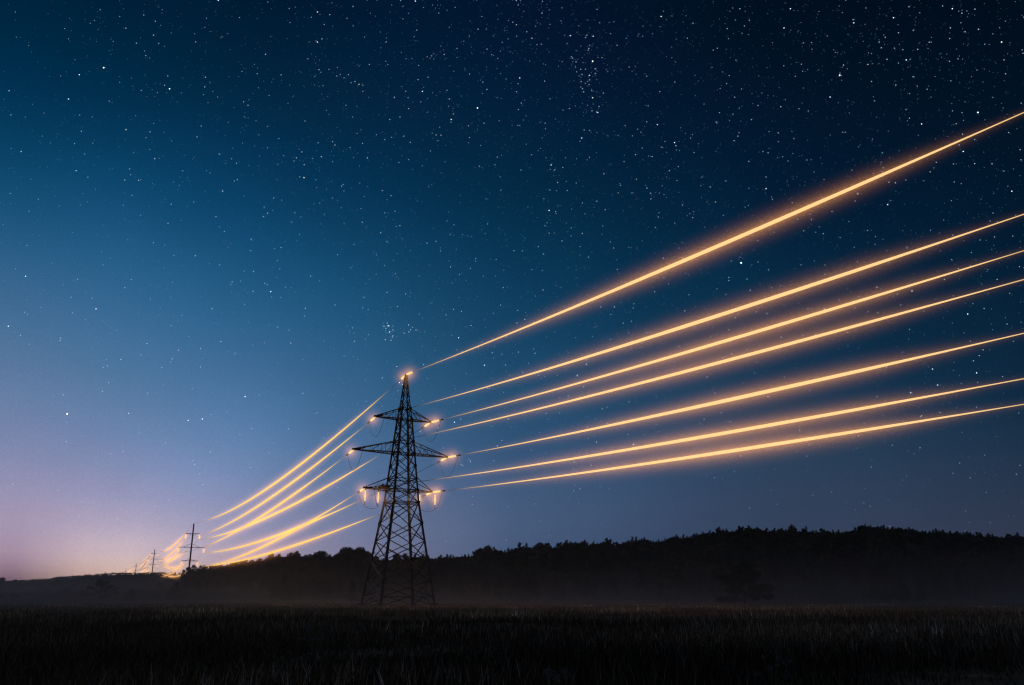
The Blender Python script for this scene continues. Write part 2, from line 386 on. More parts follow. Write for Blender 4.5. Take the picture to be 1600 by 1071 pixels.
def make_ground():
    V, Fc = [], []
    rads = [0, 4, 8, 12, 16, 20, 26, 32, 40, 50, 62, 76, 92, 110, 130, 150, 170, 190, 205, 215, 225, 240, 260, 285, 310, 340, 370, 400, 430, 460, 500, 520, 540, 560, 590, 620, 650, 680, 700, 720,
            760, 800, 850, 880, 900, 920, 960, 1050, 1200, 1500, 2000, 3000, 5000]
    NA = 300
    for r in rads:
        for k in range(NA):
            a = -math.pi + 2 * math.pi * k / NA
            # finer steps ahead of the camera
            a = a - .55 * math.sin(a) * 1.0
            x, y = math.sin(a) * r, math.cos(a) * r; z = ground(x, y)
            if r < 130: z += .10 * math.sin(x * .35 + 1) * math.sin(y * .28) * (r > 8)
            V.append((x, y, z))
    for i in range(len(rads) - 1):
        for k in range(NA):
            k2 = (k + 1) % NA; Fc.append((i * NA + k, (i + 1) * NA + k, (i + 1) * NA + k2, i * NA + k2))
    me = bpy.data.meshes.new("ground"); me.from_pydata(V, [], Fc)
    bm = bmesh.new(); bm.from_mesh(me); bmesh.ops.remove_doubles(bm, verts=bm.verts, dist=.001); bmesh.ops.recalc_face_normals(bm, faces=bm.faces); bm.to_mesh(me); bm.free()
    me.polygons.foreach_set("use_smooth", [True] * len(me.polygons))
    m, nt, out = mat_new("dry_meadow"); N = nt.nodes.new; L = nt.links.new
    b = N("ShaderNodeBsdfPrincipled"); tc = N("ShaderNodeTexCoord"); b.inputs["Roughness"].default_value = .95; b.inputs["Specular IOR Level"].default_value = .05
    n1 = N("ShaderNodeTexNoise"); n1.inputs["Scale"].default_value = .03; n1.inputs["Detail"].default_value = 6; L(tc.outputs["Object"], n1.inputs["Vector"])
    n2 = N("ShaderNodeTexNoise"); n2.inputs["Scale"].default_value = 1.1; n2.inputs["Detail"].default_value = 6; L(tc.outputs["Object"], n2.inputs["Vector"])
    mx = N("ShaderNodeMix"); mx.data_type = "FLOAT"; mx.inputs[0].default_value = .5; L(n1.outputs[0], mx.inputs[2]); L(n2.outputs[0], mx.inputs[3])
    cr = N("ShaderNodeValToRGB"); L(mx.outputs[0], cr.inputs[0])
    cr.color_ramp.elements[0].position = .36; cr.color_ramp.elements[0].color = (.10, .08, .04, 1)
    cr.color_ramp.elements[1].position = .62; cr.color_ramp.elements[1].color = (.26, .19, .12, 1)
    sl = N("ShaderNodeVectorMath"); sl.operation = "LENGTH"; L(tc.outputs["Object"], sl.inputs[0])
    mr = N("ShaderNodeMapRange"); L(sl.outputs["Value"], mr.inputs["Value"]); mr.inputs["From Min"].default_value = 195; mr.inputs["From Max"].default_value = 240
    sc_ = N("ShaderNodeValToRGB"); L(mx.outputs[0], sc_.inputs[0]); sc_.color_ramp.elements[0].position = .4; sc_.color_ramp.elements[0].color = (.014, .026, .02, 1)
    sc_.color_ramp.elements[1].position = .62; sc_.color_ramp.elements[1].color = (.045, .055, .045, 1)
    m3 = N("ShaderNodeMix"); m3.data_type = "RGBA"; L(mr.outputs[0], m3.inputs[0]); L(cr.outputs[0], m3.inputs[6]); L(sc_.outputs[0], m3.inputs[7])
    bu = N("ShaderNodeBump"); bu.inputs["Strength"].default_value = .7; bu.inputs["Distance"].default_value = .4; L(n2.outputs[0], bu.inputs["Height"]); L(bu.outputs[0], b.inputs["Normal"])
    L(m3.outputs[2], b.inputs["Base Color"]); L(b.outputs[0], out.inputs[0]); me.materials.append(m)
    o = bpy.data.objects.new("ground", me); COL.objects.link(o); tag(o, kind="structure", label="dark open meadow rising to low hills")
make_ground()

def grass():
    """tall dry meadow grass: single blades and seed stalks, one object"""
    rs = random.Random(5); V, Fc, Cc = [], [], []
    def blade(x, y, h, w, lean, la, ya, c):
        b = len(V); z = ground(x, y) - .03; ca, sa = math.cos(ya), math.sin(ya); dx, dy = math.cos(la) * lean, math.sin(la) * lean
        V.extend([(x - ca * w, y - sa * w, z), (x + ca * w, y + sa * w, z),
                  (x - ca * w * .7 + dx * .4, y - sa * w * .7 + dy * .4, z + h * .55), (x + ca * w * .7 + dx * .4, y + sa * w * .7 + dy * .4, z + h * .55),
                  (x + dx, y + dy, z + h)])
        Fc.append((b, b + 1, b + 3, b + 2)); Fc.append((b + 2, b + 3, b + 4)); Cc.extend([c] * 5)
    for band, (r0, r1, n, hs) in enumerate([(14, 30, 56000, .72), (30, 55, 52000, .9), (55, 100, 36000, .85), (100, 165, 26000, .40)]):
        cnt = 0
        while cnt < n:
            r = math.sqrt(rs.uniform(r0 * r0, r1 * r1)); az = rs.uniform(-.66, .66); x, y = math.sin(az) * r, math.cos(az) * r
            # uneven stand: tufts and thin patches
            q = math.sin(x * .31 + 2 * math.sin(y * .13)) + math.sin(y * .23 + 1.7 * math.sin(x * .17)) + rs.uniform(-1.2, 1.2)
            if q < -.9: continue
            cnt += 1
            tall = rs.random() < (.03 if x < -5 else .08)
            h = rs.uniform(.18, .50) * hs * (1 + .34 * q) if not tall else rs.uniform(.45, .8) * hs
            w = rs.uniform(.006, .014) * (1 + r / 45) * (.6 if tall else 1)
            g = rs.random()
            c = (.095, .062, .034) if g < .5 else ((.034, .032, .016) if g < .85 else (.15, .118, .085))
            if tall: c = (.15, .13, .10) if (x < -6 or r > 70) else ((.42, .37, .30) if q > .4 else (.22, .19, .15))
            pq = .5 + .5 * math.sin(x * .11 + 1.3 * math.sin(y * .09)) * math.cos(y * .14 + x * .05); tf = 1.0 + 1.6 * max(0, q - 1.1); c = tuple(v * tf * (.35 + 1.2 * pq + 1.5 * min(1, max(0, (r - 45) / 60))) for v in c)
            k = rs.uniform(.6, 1.2)
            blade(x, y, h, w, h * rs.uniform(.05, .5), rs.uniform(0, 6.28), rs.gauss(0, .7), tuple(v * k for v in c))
    me = bpy.data.meshes.new("meadow_grass"); me.from_pydata(V, [], Fc)
    ca = me.color_attributes.new("tone", "FLOAT_COLOR", "POINT"); ca.data.foreach_set("color", [q for c in Cc for q in (*c, 1)])
    m, nt, out = mat_new("grass_blades"); b = nt.nodes.new("ShaderNodeBsdfPrincipled"); a = nt.nodes.new("ShaderNodeAttribute"); a.attribute_name = "tone"
    nt.links.new(a.outputs["Color"], b.inputs["Base Color"]); b.inputs["Roughness"].default_value = .85; b.inputs["Specular IOR Level"].default_value = .1
    nt.links.new(b.outputs[0], out.inputs[0]); me.materials.append(m)
    o = bpy.data.objects.new("meadow_grass", me); COL.objects.link(o)
    tag(o, "tall dry grass covering the dark meadow in the foreground", "grass", kind="stuff")
grass()

# ------------------------------------------------------------------ plants
def leaf_cloud(mb, rs, c, rad, n, size, flat=1.0):
    for _ in range(n):
        d = Vector((rs.gauss(0, 1), rs.gauss(0, 1), rs.gauss(0, 1) * flat)); d = d / max(.3, d.length) * rs.uniform(.35, 1.0) * rad
        p = Vector(c) + Vector((d.x, d.y, d.z * flat)); s = size * rs.uniform(.6, 1.4)
        u = Vector((rs.gauss(0, 1), rs.gauss(0, 1), rs.gauss(0, 1))).normalized(); w = u.orthogonal().normalized()
        b = len(mb.v); mb.v += [p - u * s, p + w * s * .5, p + u * s, p - w * s * .5]; mb.f.append((b, b + 1, b + 2, b + 3))
def conifer_meshes(seed, H, nleaf=1500, sz=.46):
    rs = random.Random(seed); tr = MB(); cr = MB()
    bend = rs.uniform(-.3, .3)
    pts = [(bend * math.sin(k), 0, H * k / 6) for k in range(7)]
    tr.tube(pts, [H * .016 * (1 - .85 * k / 6) + .02 for k in range(7)], 6)
    start = rs.uniform(.1, .2); wid = H * rs.uniform(.17, .25); nb = 36
    for k in range(nb):
        t = start + (1 - start) * k / nb; z = H * t; L = wid * (1 - (t - start) / (1 - start)) ** .9 * rs.uniform(.6, 1.15) + .12
        a = rs.uniform(0, 6.28) + k * 2.4; e = Vector((math.cos(a) * L, math.sin(a) * L, z + L * rs.uniform(-.25, .25)))
        tr.tube([(0, 0, z), tuple(e)], [.05, .015], 4)
        for j in range(3):
            p = Vector((0, 0, z)).lerp(e, .35 + .32 * j); leaf_cloud(cr, rs, p, L * .28 + .08, int(nleaf / nb / 3), sz * (.55 + .45 * min(1, L)), .7)
    leaf_cloud(cr, rs, (0, 0, H * .965), .22, 26, sz * .6, 3.0)
    return tr.mesh("trunk", M_BARK, fix=True), cr.mesh("crown", M_CONIF)
def leafy_meshes(seed, H, nleaf=1100, sz=.36, mat=None, wid=.36, low=.3):
    rs = random.Random(seed); tr = MB(); cr = MB()
    tr.tube([(0, 0, 0), (.1, 0, H * .25), (-.1, .1, H * .55), (0, 0, H * .8)], [H * .02, H * .015, H * .01, H * .004], 6)
    nb = 13
    for k in range(nb):
        t = low + (1 - low) * (k + .5) / nb; a = k * 2.4 + rs.uniform(-.5, .5)
        L = H * wid * math.sin(math.pi * min(.95, .25 + .75 * (t - low) / (1 - low))) * rs.uniform(.5, 1.15)
        e = Vector((math.cos(a) * L, math.sin(a) * L, H * t)); tr.tube([(0, 0, H * t * .7), tuple(e * .9)], [.07, .02], 4)
        leaf_cloud(cr, rs, e, H * rs.uniform(.09, .16), int(nleaf / nb), sz, .8)
        leaf_cloud(cr, rs, e * .5 + Vector((0, 0, H * t * .5)), H * .13, int(nleaf / nb / 2), sz, .9)
    return tr.mesh("trunk", M_BARK, fix=True), cr.mesh("crown", mat or M_LEAF)
CON = [conifer_meshes(20 + i, 16) for i in range(6)]
LEA = [leafy_meshes(40 + i, 11) for i in range(5)]
SHR = [leafy_meshes(60 + i, 5, 700, .2, M_SHRUB, .5, .12) for i in range(3)]
def plant(name, kit, loc, s, rz, label, cat, group=None, sw=1.0):
    o = empty(name, loc, rz); o.scale = (s * sw, s * sw, s); tag(o, label, cat, group)
    for n, me in zip(("trunk", "crown"), kit):
        c = bpy.data.objects.new(n, me); COL.objects.link(c); c.parent = o
    return o
rs = random.Random(99)
def at_px(px, r, dz=0.0):
    az, _ = ray(px, 900); p = polar(az, r); p.z = ground(p.x, p.y) + dz; return p
# skyline: one tree after another along the crest, each its own
TOP = [(268, 897), (280, 893), (295, 889), (310, 887), (330, 886), (350, 882), (385, 876), (400, 875), (420, 871), (440, 868), (452, 867), (470, 866), (484, 869), (500, 864), (520, 867), (535, 862), (545, 858), (560, 856), (568, 858),
       (576, 868), (592, 873), (620, 871), (660, 870), (700, 868), (740, 866), (750, 860), (770, 858), (790, 860), (800, 853), (815, 850), (830, 855), (850, 850), (870, 853), (885, 844), (905, 847), (930, 846), (960, 845),
       (1000, 843), (1050, 839), (1080, 836), (1110, 831), (1130, 826), (1170, 824), (1200, 826), (1250, 824), (1280, 829), (1305, 829), (1330, 824), (1350, 820), (1380, 822), (1410, 824), (1440, 828), (1500, 832), (1550, 835), (1600, 836), (1660, 840)]
_cell = [random.Random(31 + i).uniform(-1, 1) for i in range(400)]
def crown_line(x):
    y = interp(TOP, x)
    if x < 600: return y
    f = (x / 11.0) % 400; a = int(f); t = sm(f - a); c = _cell[a] * (1 - t) + _cell[(a + 1) % 400] * t
    return y + 2.6 * c + 1.6 * math.sin(x * .075) * math.sin(x * .031 + 1)
x = 270.0; nsk = 0
while x < 1640:
    az, _ = ray(x, 880); Rr = interp([(c[0], c[1]) for c in CR], az)
    leafy = (x < 475) or (475 <= x < 640 and rs.random() < .75) or (740 < x < 900 and rs.random() < .4)
    r = Rr - rs.uniform(2, 30); p = polar(az, r); z0 = ground(p.x, p.y)
    y = crown_line(x) + rs.choice([-3.5, -2, -1, 0, 1, 2, 3, 4]) * (.8 if x > 900 else 1.0); _, te = ray(x, y)
    h = max(3.0, CZ + te * r - z0); p.z = z0 - .3
    side = ("left of the tower" if x < 600 else "just right of the tower" if x < 900 else "midway to the right edge" if x < 1250 else "near the right edge")
    if leafy:
        plant("broadleaf_tree", LEA[rs.randrange(5)], p, (h + .3) / 11, rs.uniform(0, 6), "dark round tree on the wooded skyline " + side, "tree", "leafy trees along the skyline", rs.uniform(.7, 1.15))
    else:
        plant("conifer_tree", CON[rs.randrange(6)], p, (h + .3) / 16, rs.uniform(0, 6), "dark pointed conifer on the wooded crest " + side, "tree", "conifers along the skyline", rs.uniform(1.4, 2.2))
    nsk += 1; x += rs.uniform(3.8, 6.6)

def forest():
    """the mass of the wood on the slope below the skyline trees"""
    V, Fc = [], []; r2 = random.Random(3)
    mini = []
    for i in range(5):
        mb = MB(); r3 = random.Random(200 + i)
        for k in range(9):
            t = .2 + .8 * k / 9; L = .19 * (1 - (t - .2) / .8) + .03
            for j in range(3):
                a = r3.uniform(0, 6.28); leaf_cloud(mb, r3, (math.cos(a) * L * .6, math.sin(a) * L * .6, t), L * .6, 8, .06, .7)
        mb.tube([(0, 0, 0), (0, 0, .95)], [.012, .004], 4); mini.append(([tuple(v) for v in mb.v], mb.f))
    n = 0
    while n < 4300:
        px = r2.uniform(285, 1660); az, _ = ray(px, 890); Rr = interp([(c[0], c[1]) for c in CR], az)
        crest = n < 1500; edge = 300 if px < 420 else 222 + 16 * math.sin(px * .021) + 10 * math.sin(px * .053)
        r = Rr - r2.uniform(2, 45) if crest else Rr - 8 - (Rr - 8 - edge) * r2.random() ** (.75 if n < 3300 else .35)
        p = polar(az, r); z0 = ground(p.x, p.y) - .3
        x_, y_, _ = proj((p.x, p.y, z0)); top = crown_line(x_) + r2.uniform(1.5, 8)
        h = r2.uniform(10, 17) if px > 600 else r2.uniform(5, 10)
        if r < edge + 45: h *= r2.uniform(.25, .7)
        if crest: h = 20
        _, te = ray(x_, top); h = min(h, (CZ + te * r - z0))
        if h < 3: continue
        mv, mf = mini[r2.randrange(5)]; b = len(V); a = r2.uniform(0, 6.28); ca, sa = math.cos(a) * h * 1.25, math.sin(a) * h * 1.25
        for v in mv: V.append((p.x + v[0] * ca - v[1] * sa, p.y + v[0] * sa + v[1] * ca, z0 + v[2] * h))
        for f in mf: Fc.append(tuple(b + i for i in f))
        n += 1
    me = bpy.data.meshes.new("forest"); me.from_pydata(V, [], Fc); me.materials.append(M_CONIF)
    o = bpy.data.objects.new("forest", me); COL.objects.link(o)
    tag(o, "dark wood covering the hillside behind the meadow", "forest", kind="stuff")
forest()

# lone pine in the meadow, a few bushes and far-left trees
def pine_open(seed, H):
    rs = random.Random(seed); tr = MB(); cr = MB()
    tr.tube([(0, 0, 0), (.15, 0, H * .3), (-.1, .1, H * .6), (.05, 0, H)], [H * .028, H * .02, H * .012, .02], 8)
    for k in range(22):
        t = .22 + .76 * k / 22; L = H * (.58 * (1 - abs(t - .38) * 1.25)) * rs.uniform(.6, 1.15); L = max(L, .4); a = k * 2.4 + rs.uniform(-.4, .4)
        e = Vector((math.cos(a) * L, math.sin(a) * L, H * t + L * rs.uniform(-.05, .3)))
        tr.tube([(0, 0, H * t), tuple(e)], [.07, .02], 5)
        for j in range(4): leaf_cloud(cr, rs, Vector((0, 0, H * t)).lerp(e, .4 + .2 * j), .28 + L * .10, 30, .13, .55)
    return tr.mesh("trunk", M_BARK, fix=True), cr.mesh("crown", M_CONIF)
def plant_top(name, kit, kh, px, ytop, r, label, cat, sw=1.0, group=None):
    az, te = ray(px, ytop); p = polar(az, r); z0 = ground(p.x, p.y); h = CZ + te * r - z0; p.z = z0 - .05
    return plant(name, kit, p, max(.5, h) / kh, rs.uniform(0, 6), label, cat, group, sw)
plant_top("pine_tree", leafy_meshes(97, 8, 5200, .2, M_CONIF, .58, .10), 8, 1160, 882, 166, "lone broad pine standing in the misty meadow at the right", "tree", 1.5)
plant_top("shrub", SHR[0], 5, 160, 907, 250, "round dark shrub on the left slope below the bare ridge", "shrub", 1.7)
plant_top("shrub", SHR[1], 5, 276, 910, 270, "dark upright shrub on the slope under the nearest concrete pole", "shrub", .9)
plant_top("shrub", SHR[2], 5, 206, 921, 215, "small dark bush low on the left slope beside the round shrub", "shrub", 1.2)
plant_top("broadleaf_tree", LEA[1], 11, 4, 903, 600, "dark tree cut by the left edge of the photo", "tree", 1.6)
plant_top("broadleaf_tree", LEA[3], 11, 24, 906, 610, "low round tree second from the left edge of the photo", "tree", 1.6)
plant_top("broadleaf_tree", LEA[2], 11, 165, 895, 880, "tiny tree poking above the bare ridge left of the far poles", "tree", 1.5)
def scrub():
    r2 = random.Random(17); mb = MB(); n = 0
    while n < 420:
        px = r2.uniform(-60, 300); az, _ = ray(px, 900); Rr = interp([(c[0], c[1]) for c in CR], az)
        r = Rr - abs(r2.gauss(0, 25)) if r2.random() < .62 else r2.uniform(240, Rr)
        p = polar(az, r); p.z = ground(p.x, p.y); s = r2.uniform(.6, 1.9) if r > Rr - 60 else r2.uniform(.5, 1.4)
        leaf_cloud(mb, r2, p + Vector((0, 0, s * .6)), s * r2.uniform(1, 2.2), 34, .42, .55); n += 1
    me = mb.mesh("scrub", M_SHRUB); o = bpy.data.objects.new("scrub", me); COL.objects.link(o)
    tag(o, "low dark scrub covering the bare slope and ridge at the left", "scrub", kind="stuff")
scrub()
# pale flowering weeds in the grass
M_PETAL = noise_mat("dry_flower_heads", (.09, .085, .08), (.17, .16, .15), 8, .9)
M_STALK = noise_mat("weed_stalks", (.06, .08, .04), (.12, .13, .07), 6, .9)
def weed(seed, H):
    r = random.Random(seed); out = []
    for k in range(7):
        st = MB(); fl = MB()
        a = r.uniform(0, 6.28); L = H * r.uniform(.1, .45); e = Vector((math.cos(a) * L, math.sin(a) * L, H * r.uniform(.6, 1)))
        st.tube([(0, 0, 0), (e.x * .3, e.y * .3, e.z * .6), tuple(e)], [.008, .006, .004], 4); leaf_cloud(fl, r, e, r.uniform(.05, .11), 40, .024, .9)
        out += [("stalk", st.mesh("stalk", M_STALK, fix=True)), ("flower_head", fl.mesh("flower_head", M_PETAL))]
    return out
WD = [weed(70 + i, .9) for i in range(3)]
def weed_at(px, py, lab, s=1.0):
    az, te = ray(px, py); r = -(CZ - .75 * s) / te; p = polar(az, min(r, 70)); o = empty("wildflower_clump", p, rs.uniform(0, 6)); o.scale = (s, s, s)
    tag(o, lab, "wildflowers", "pale seed heads in the meadow grass")
    for n, me in WD[rs.randrange(3)]:
        c = bpy.data.objects.new(n, me); COL.objects.link(c); c.parent = o
for px, py, lab, s in [(492, 984, "pale flower clump below and left of the tower foot, leftmost of three", 1.0), (505, 983, "pale flower clump below and left of the tower foot, middle of three", 1.1),
                       (549, 976, "pale flower clump nearest below the left tower leg", 1.1), (1206, 1038, "pale seed heads low in the grass under the lone pine", .8),
                       (1382, 990, "faint pale plume in the grass at the lower right", .9), (860, 1048, "small greenish plume near the bottom middle of the meadow", .8)]:
    weed_at(px, py, lab, s)

# ------------------------------------------------------------------ the lattice tower
TD = 140.0
taz, _ = ray(621, 945)
TB = polar(taz, TD, 0.0)
AAZ = R(61.0)                                  # direction of the crossarms
AX = Vector((math.sin(AAZ), math.cos(AAZ), 0)); AY = Vector((-AX.y, AX.x, 0))   # AY points away along the line
def solve_L(z, px):
    lo, hi = -14.0, 14.0
    for _ in range(50):
        m = (lo + hi) / 2
        if proj(TB + AX * m + Vector((0, 0, z)))[0] < px: lo = m
        else: hi = m
    return lo
def zy(px, py): return CZ + ray(px, py)[1] * TD
Z = dict(kink=16.2, low=18.2, lowt=20.0, mid=24.3, midt=26.3, up=30.1, upt=32.0, peak=37.9)
SIDE = [(0, 9.0), (16.2, 4.3), (18.2, 3.95), (24.3, 2.75), (30.1, 1.9), (32.0, 1.42), (37.9, .28)]
def corner(i, z):
    s = interp(SIDE, z) / 2; sx, sy = ((-1, -1), (1, -1), (1, 1), (-1, 1))[i]
    return AX * s * sx + AY * s * sy + Vector((0, 0, z))
def build_tower():
    t = empty("lattice_tower", TB)
    tag(t, "tall dark steel lattice transmission tower with three tiers of crossarms standing in the meadow", "pylon")
    lv = [0, 1.35, 3.9, 7.0, 10.0, 12.9, 16.2]
    up = [16.2, 18.2, 20.0, 22.2, 24.3, 26.3, 28.2, 30.1, 32.0, 33.7, 35.2, 36.6, 37.6]
    for i in range(4):
        mb = MB(); o = (corner(i, 0) * -1)
        zs = [-.3, 3.9, 7, 10, 12.9, 16.2]
        mb.angle(corner(i, -.0) + Vector((0, 0, -.2)), corner(i, 16.2), .36, .06, out=o)
        mb.angle(corner(i, 16.2), corner(i, 30.1), .30, .05, out=o)
        mb.angle(corner(i, 30.1), corner(i, 32.0), .22, .04, out=o)
        mb.angle(corner(i, 32.0), corner(i, 37.9), .16, .03, out=o)
        # gusset plates at the joints
        for z in (7, 12.9, 16.2, 18.2, 22.2, 24.3, 26.3, 30.1, 32):
            c = corner(i, z); mb.box(c, .42, .42, .42, -AAZ)
        mb.build("leg", M_STEEL, t)
        f = MB(); c = corner(i, 0); f.box((c.x, c.y, .12), .9, .9, .6, -AAZ, .75); f.build("footing", M_CONC, t)
    for i in range(4):
        j = (i + 1) % 4; mb = MB(); pale = MB()
        for a, b in zip(lv, lv[1:]):
            w = .16
            tgt = mb
            if a == 0: 
                mb.angle(corner(i, 0), (corner(i, b) + corner(j, b)) / 2, w); mb.angle(corner(j, 0), (corner(i, b) + corner(j, b)) / 2, w)
                mb.angle(corner(i, b), corner(j, b), .15)
                continue
            mb.angle(corner(i, a), corner(j, b), w); mb.angle(corner(j, a), corner(i, b), w)
            # redundant members: mid point of each leg panel to the crossing
            m1, m2 = corner(i, (a + b) / 2), corner(j, (a + b) / 2)
            if b - a > 2.7:
                q = .5
                mb.angle(corner(i, a).lerp(corner(j, b), .26), m1, .08); mb.angle(corner(j, a).lerp(corner(i, b), .26), m2, .08)
        mb.angle(corner(i, 16.2), corner(j, 16.2), .16); mb.angle(corner(i, 15.75), corner(j, 15.75), .10)
        for k, (a, b) in enumerate(zip(up, up[1:])):
            w = .135 if a < 30 else .10
            mb.angle(corner(i, a), corner(j, b), w); mb.angle(corner(j, a), corner(i, b), w)
            if a in (16.2, 18.2, 24.3, 26.3, 30.1, 20.0) or a == 32.0: mb.angle(corner(i, a), corner(j, a), w + .03)
        mb.build("bracing", M_STEEL, t)
    # inner diaphragms
    d = MB()
    for z in (16.2, 18.2, 24.3, 30.1):
        d.angle(corner(0, z), corner(2, z), .1); d.angle(corner(1, z), corner(3, z), .1)
    d.build("diaphragm", M_STEEL, t)
    # struts on the near left face, their lit look put into paler steel
    p = MB()
    e = Vector((0, 0, 0)) - AX * .12
    p.angle(corner(0, .35) + e, corner(3, 3.9) + e, .12); p.angle(corner(0, 1.35) + e, corner(3, 1.35) + e, .12); p.angle(corner(0, 3.9) + e, corner(3, 7.0) + e, .12); p.angle(corner(0, 2.0) + e, corner(3, 3.2) + e, .08)
    p.build("pale_strut", M_PALE, t)["label"] = "paler bracing struts at the left foot"
    # peak cap
    c = MB(); c.box((0, 0, 37.85), .42, .42, .35, -AAZ); c.tube([-AY * .5 + Vector((0, 0, 38.0)), AY * .5 + Vector((0, 0, 38.0))], .06, 6); c.build("peak", M_STEEL, t)
    tips = {}
    for key, zl, zt, pxl, pxr in (("U", 30.1, 32.0, 587, 673), ("M", 24.3, 26.3, 553, 699), ("L", 18.2, 20.4, 570, 675)):
        for sgn, px in ((-1, pxl), (1, pxr)):
            L = solve_L(zl, px); tip = AX * L + Vector((0, 0, zl)); tips[key + ("L" if sgn < 0 else "R")] = TB + tip
            mb = MB(); cs = (0, 3) if sgn < 0 else (1, 2)
            rise = .18
            tp = tip + Vector((0, 0, rise))
            lo = [corner(c, zl) for c in cs]; hi = [corner(c, zt) for c in cs]
            for c in lo: mb.angle(c, tip, .20)
            for c in hi: mb.angle(c, tp, .15)
            mb.box(tip + Vector((0, 0, .08)), .55, .5, .3, -AAZ)
            n = 5 if key == "M" else 4
            for k in range(1, n):
                u, u2 = k / n, (k + 1) / n
                A, B = lo[0].lerp(tip, u), lo[1].lerp(tip, u); Cc, Dd = hi[0].lerp(tp, u), hi[1].lerp(tp, u)
                mb.angle(A, B, .09)
                if key != "L":
                    mb.angle(A, Cc, .07); mb.angle(B, Dd, .07)
                    if k < n - 1: mb.angle(A, hi[0].lerp(tp, u - 1 / n), .07); mb.angle(B, hi[1].lerp(tp, u - 1 / n), .07)
            for k in range(n - 1):
                mb.angle(lo[0].lerp(tip, k / n), lo[1].lerp(tip, (k + 1) / n), .08)
                mb.angle(lo[1].lerp(tip, k / n), lo[0].lerp(tip, (k + 1) / n), .08)
            mb.build("crossarm", M_STEEL, t)
    # small work platform beside the body at the lowest arm, left side
    pf = MB(); rr = random.Random(8); base = AX * (-3.1) + Vector((0, 0, 18.75))
    for _ in range(60):
        a = rr.uniform(0, 6.28); q = base + AX * rr.uniform(-1.1, 1.1) + AY * rr.uniform(-.8, .8) + Vector((0, 0, rr.uniform(-.25, .35)))
        pf.tube([q, q + Vector((math.cos(a) * .6, math.sin(a) * .6, rr.uniform(-.15, .15)))], .03, 4)
    pf.box(base + Vector((0, 0, -.12)), 1.9, 1.4, .3, -AAZ)
    o = pf.build("stick_nest", M_BARK, None); o.location = TB
    tag(o, "dark ragged bundle resting on the lowest left crossarm close to the tower body", "nest")
    return tips
TIP = build_tower()
TIP["S"] = TB + Vector((0, 0, 38.0))

# ------------------------------------------------------------------ concrete poles
def pole_at(px, ytop, d):
    az, te = ray(px, ytop); p = polar(az, d); top = CZ + te * d; base = ground(p.x, p.y); p.z = base - .3
    return p, top - p.z
POLES = [pole_at(303, 819, 400), pole_at(242, 859, 800), pole_at(213.3, 881, 1250), pole_at(197, 888.5, 1650)]
PH = 25.0
def build_pole_parts(root, far):
    mb = MB(); mb.tube([(0, 0, 0), (0, 0, PH)], [.42, .27], 12); mb.build("shaft", M_CONC, root)
    cap = MB(); cap.tube([(0, 0, PH), (0, 0, PH + .5)], [.1, .05], 6); cap.build("ground_wire_clamp", M_STEEL, root)
    for z, L, br in ((21.0, 3.0, .9), (15.4, 5.4, 1.6), (9.9, 3.4, .9)):
        m = MB(); m.tube([(-L, 0, z), (L, 0, z)], .16, 4)
        for s in (-1, 1): m.tube([(s * L * .62, 0, z), (0, 0, z + br * (1 if z != 21.0 else -1))], .09, 4)
        m.build("crossarm", M_STEEL, root)
        for s in (-1, 1):
            i = MB(); x = s * (L - .15)
            for k in range(10): zz = z - .45 - k * .17; i.tube([(x, 0, zz), (x, 0, zz - .12)], [.40, .26], 10)
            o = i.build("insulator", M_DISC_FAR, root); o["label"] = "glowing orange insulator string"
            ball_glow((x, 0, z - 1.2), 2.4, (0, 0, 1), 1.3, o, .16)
LD = []   # arm direction of each pole
names = ["nearest", "second", "third", "farthest"]
pole_roots = []
for i, (p, h) in enumerate(POLES):
    nxt = POLES[i + 1][0] if i < 3 else POLES[i][0] * 2 - POLES[i - 1][0]
    prv = POLES[i - 1][0] if i else TB
    d = (nxt - prv); az = math.atan2(d.x, d.y)
    ax = Vector((math.cos(az), -math.sin(az), 0)); LD.append(ax)
    lab = ["tall concrete power pole with three crossarms and glowing insulators, nearest to the big tower",
           "second concrete pole away along the line, its glowing insulators small on the bare ridge",
           "third concrete pole away, tiny above the ridge in the orange haze of wires",
           "farthest concrete pole, a tiny dark cross on the ridge at the end of the line"][i]
    if i == 0:
        root = empty("concrete_power_pole", p, -az); build_pole_parts(root, False)
    else:
        src = pole_roots[0]; root = src.copy(); COL.objects.link(root); root.location = p; root.rotation_euler = (0, 0, -az)
        for ch in list(src.children):
            c = ch.copy(); COL.objects.link(c); c.parent = root
            for g in ch.children: e = g.copy(); COL.objects.link(e); e.parent = c
    root.scale = (1, 1, h / PH); tag(root, lab, "power pole", "concrete poles of the power line"); pole_roots.append(root)
def pole_pt(i, key):
    p, h = POLES[i]; k = h / PH
    if key == "S": return p + Vector((0, 0, (PH + .4) * k))
    z, L = {"U": (21.0, 3.0), "M": (15.4, 5.4), "L": (9.9, 3.4)}[key[0]]
    return p + LD[i] * ((L - .15) * (-1 if key[1] == "L" else 1)) + Vector((0, 0, (z - 2.25) * k))

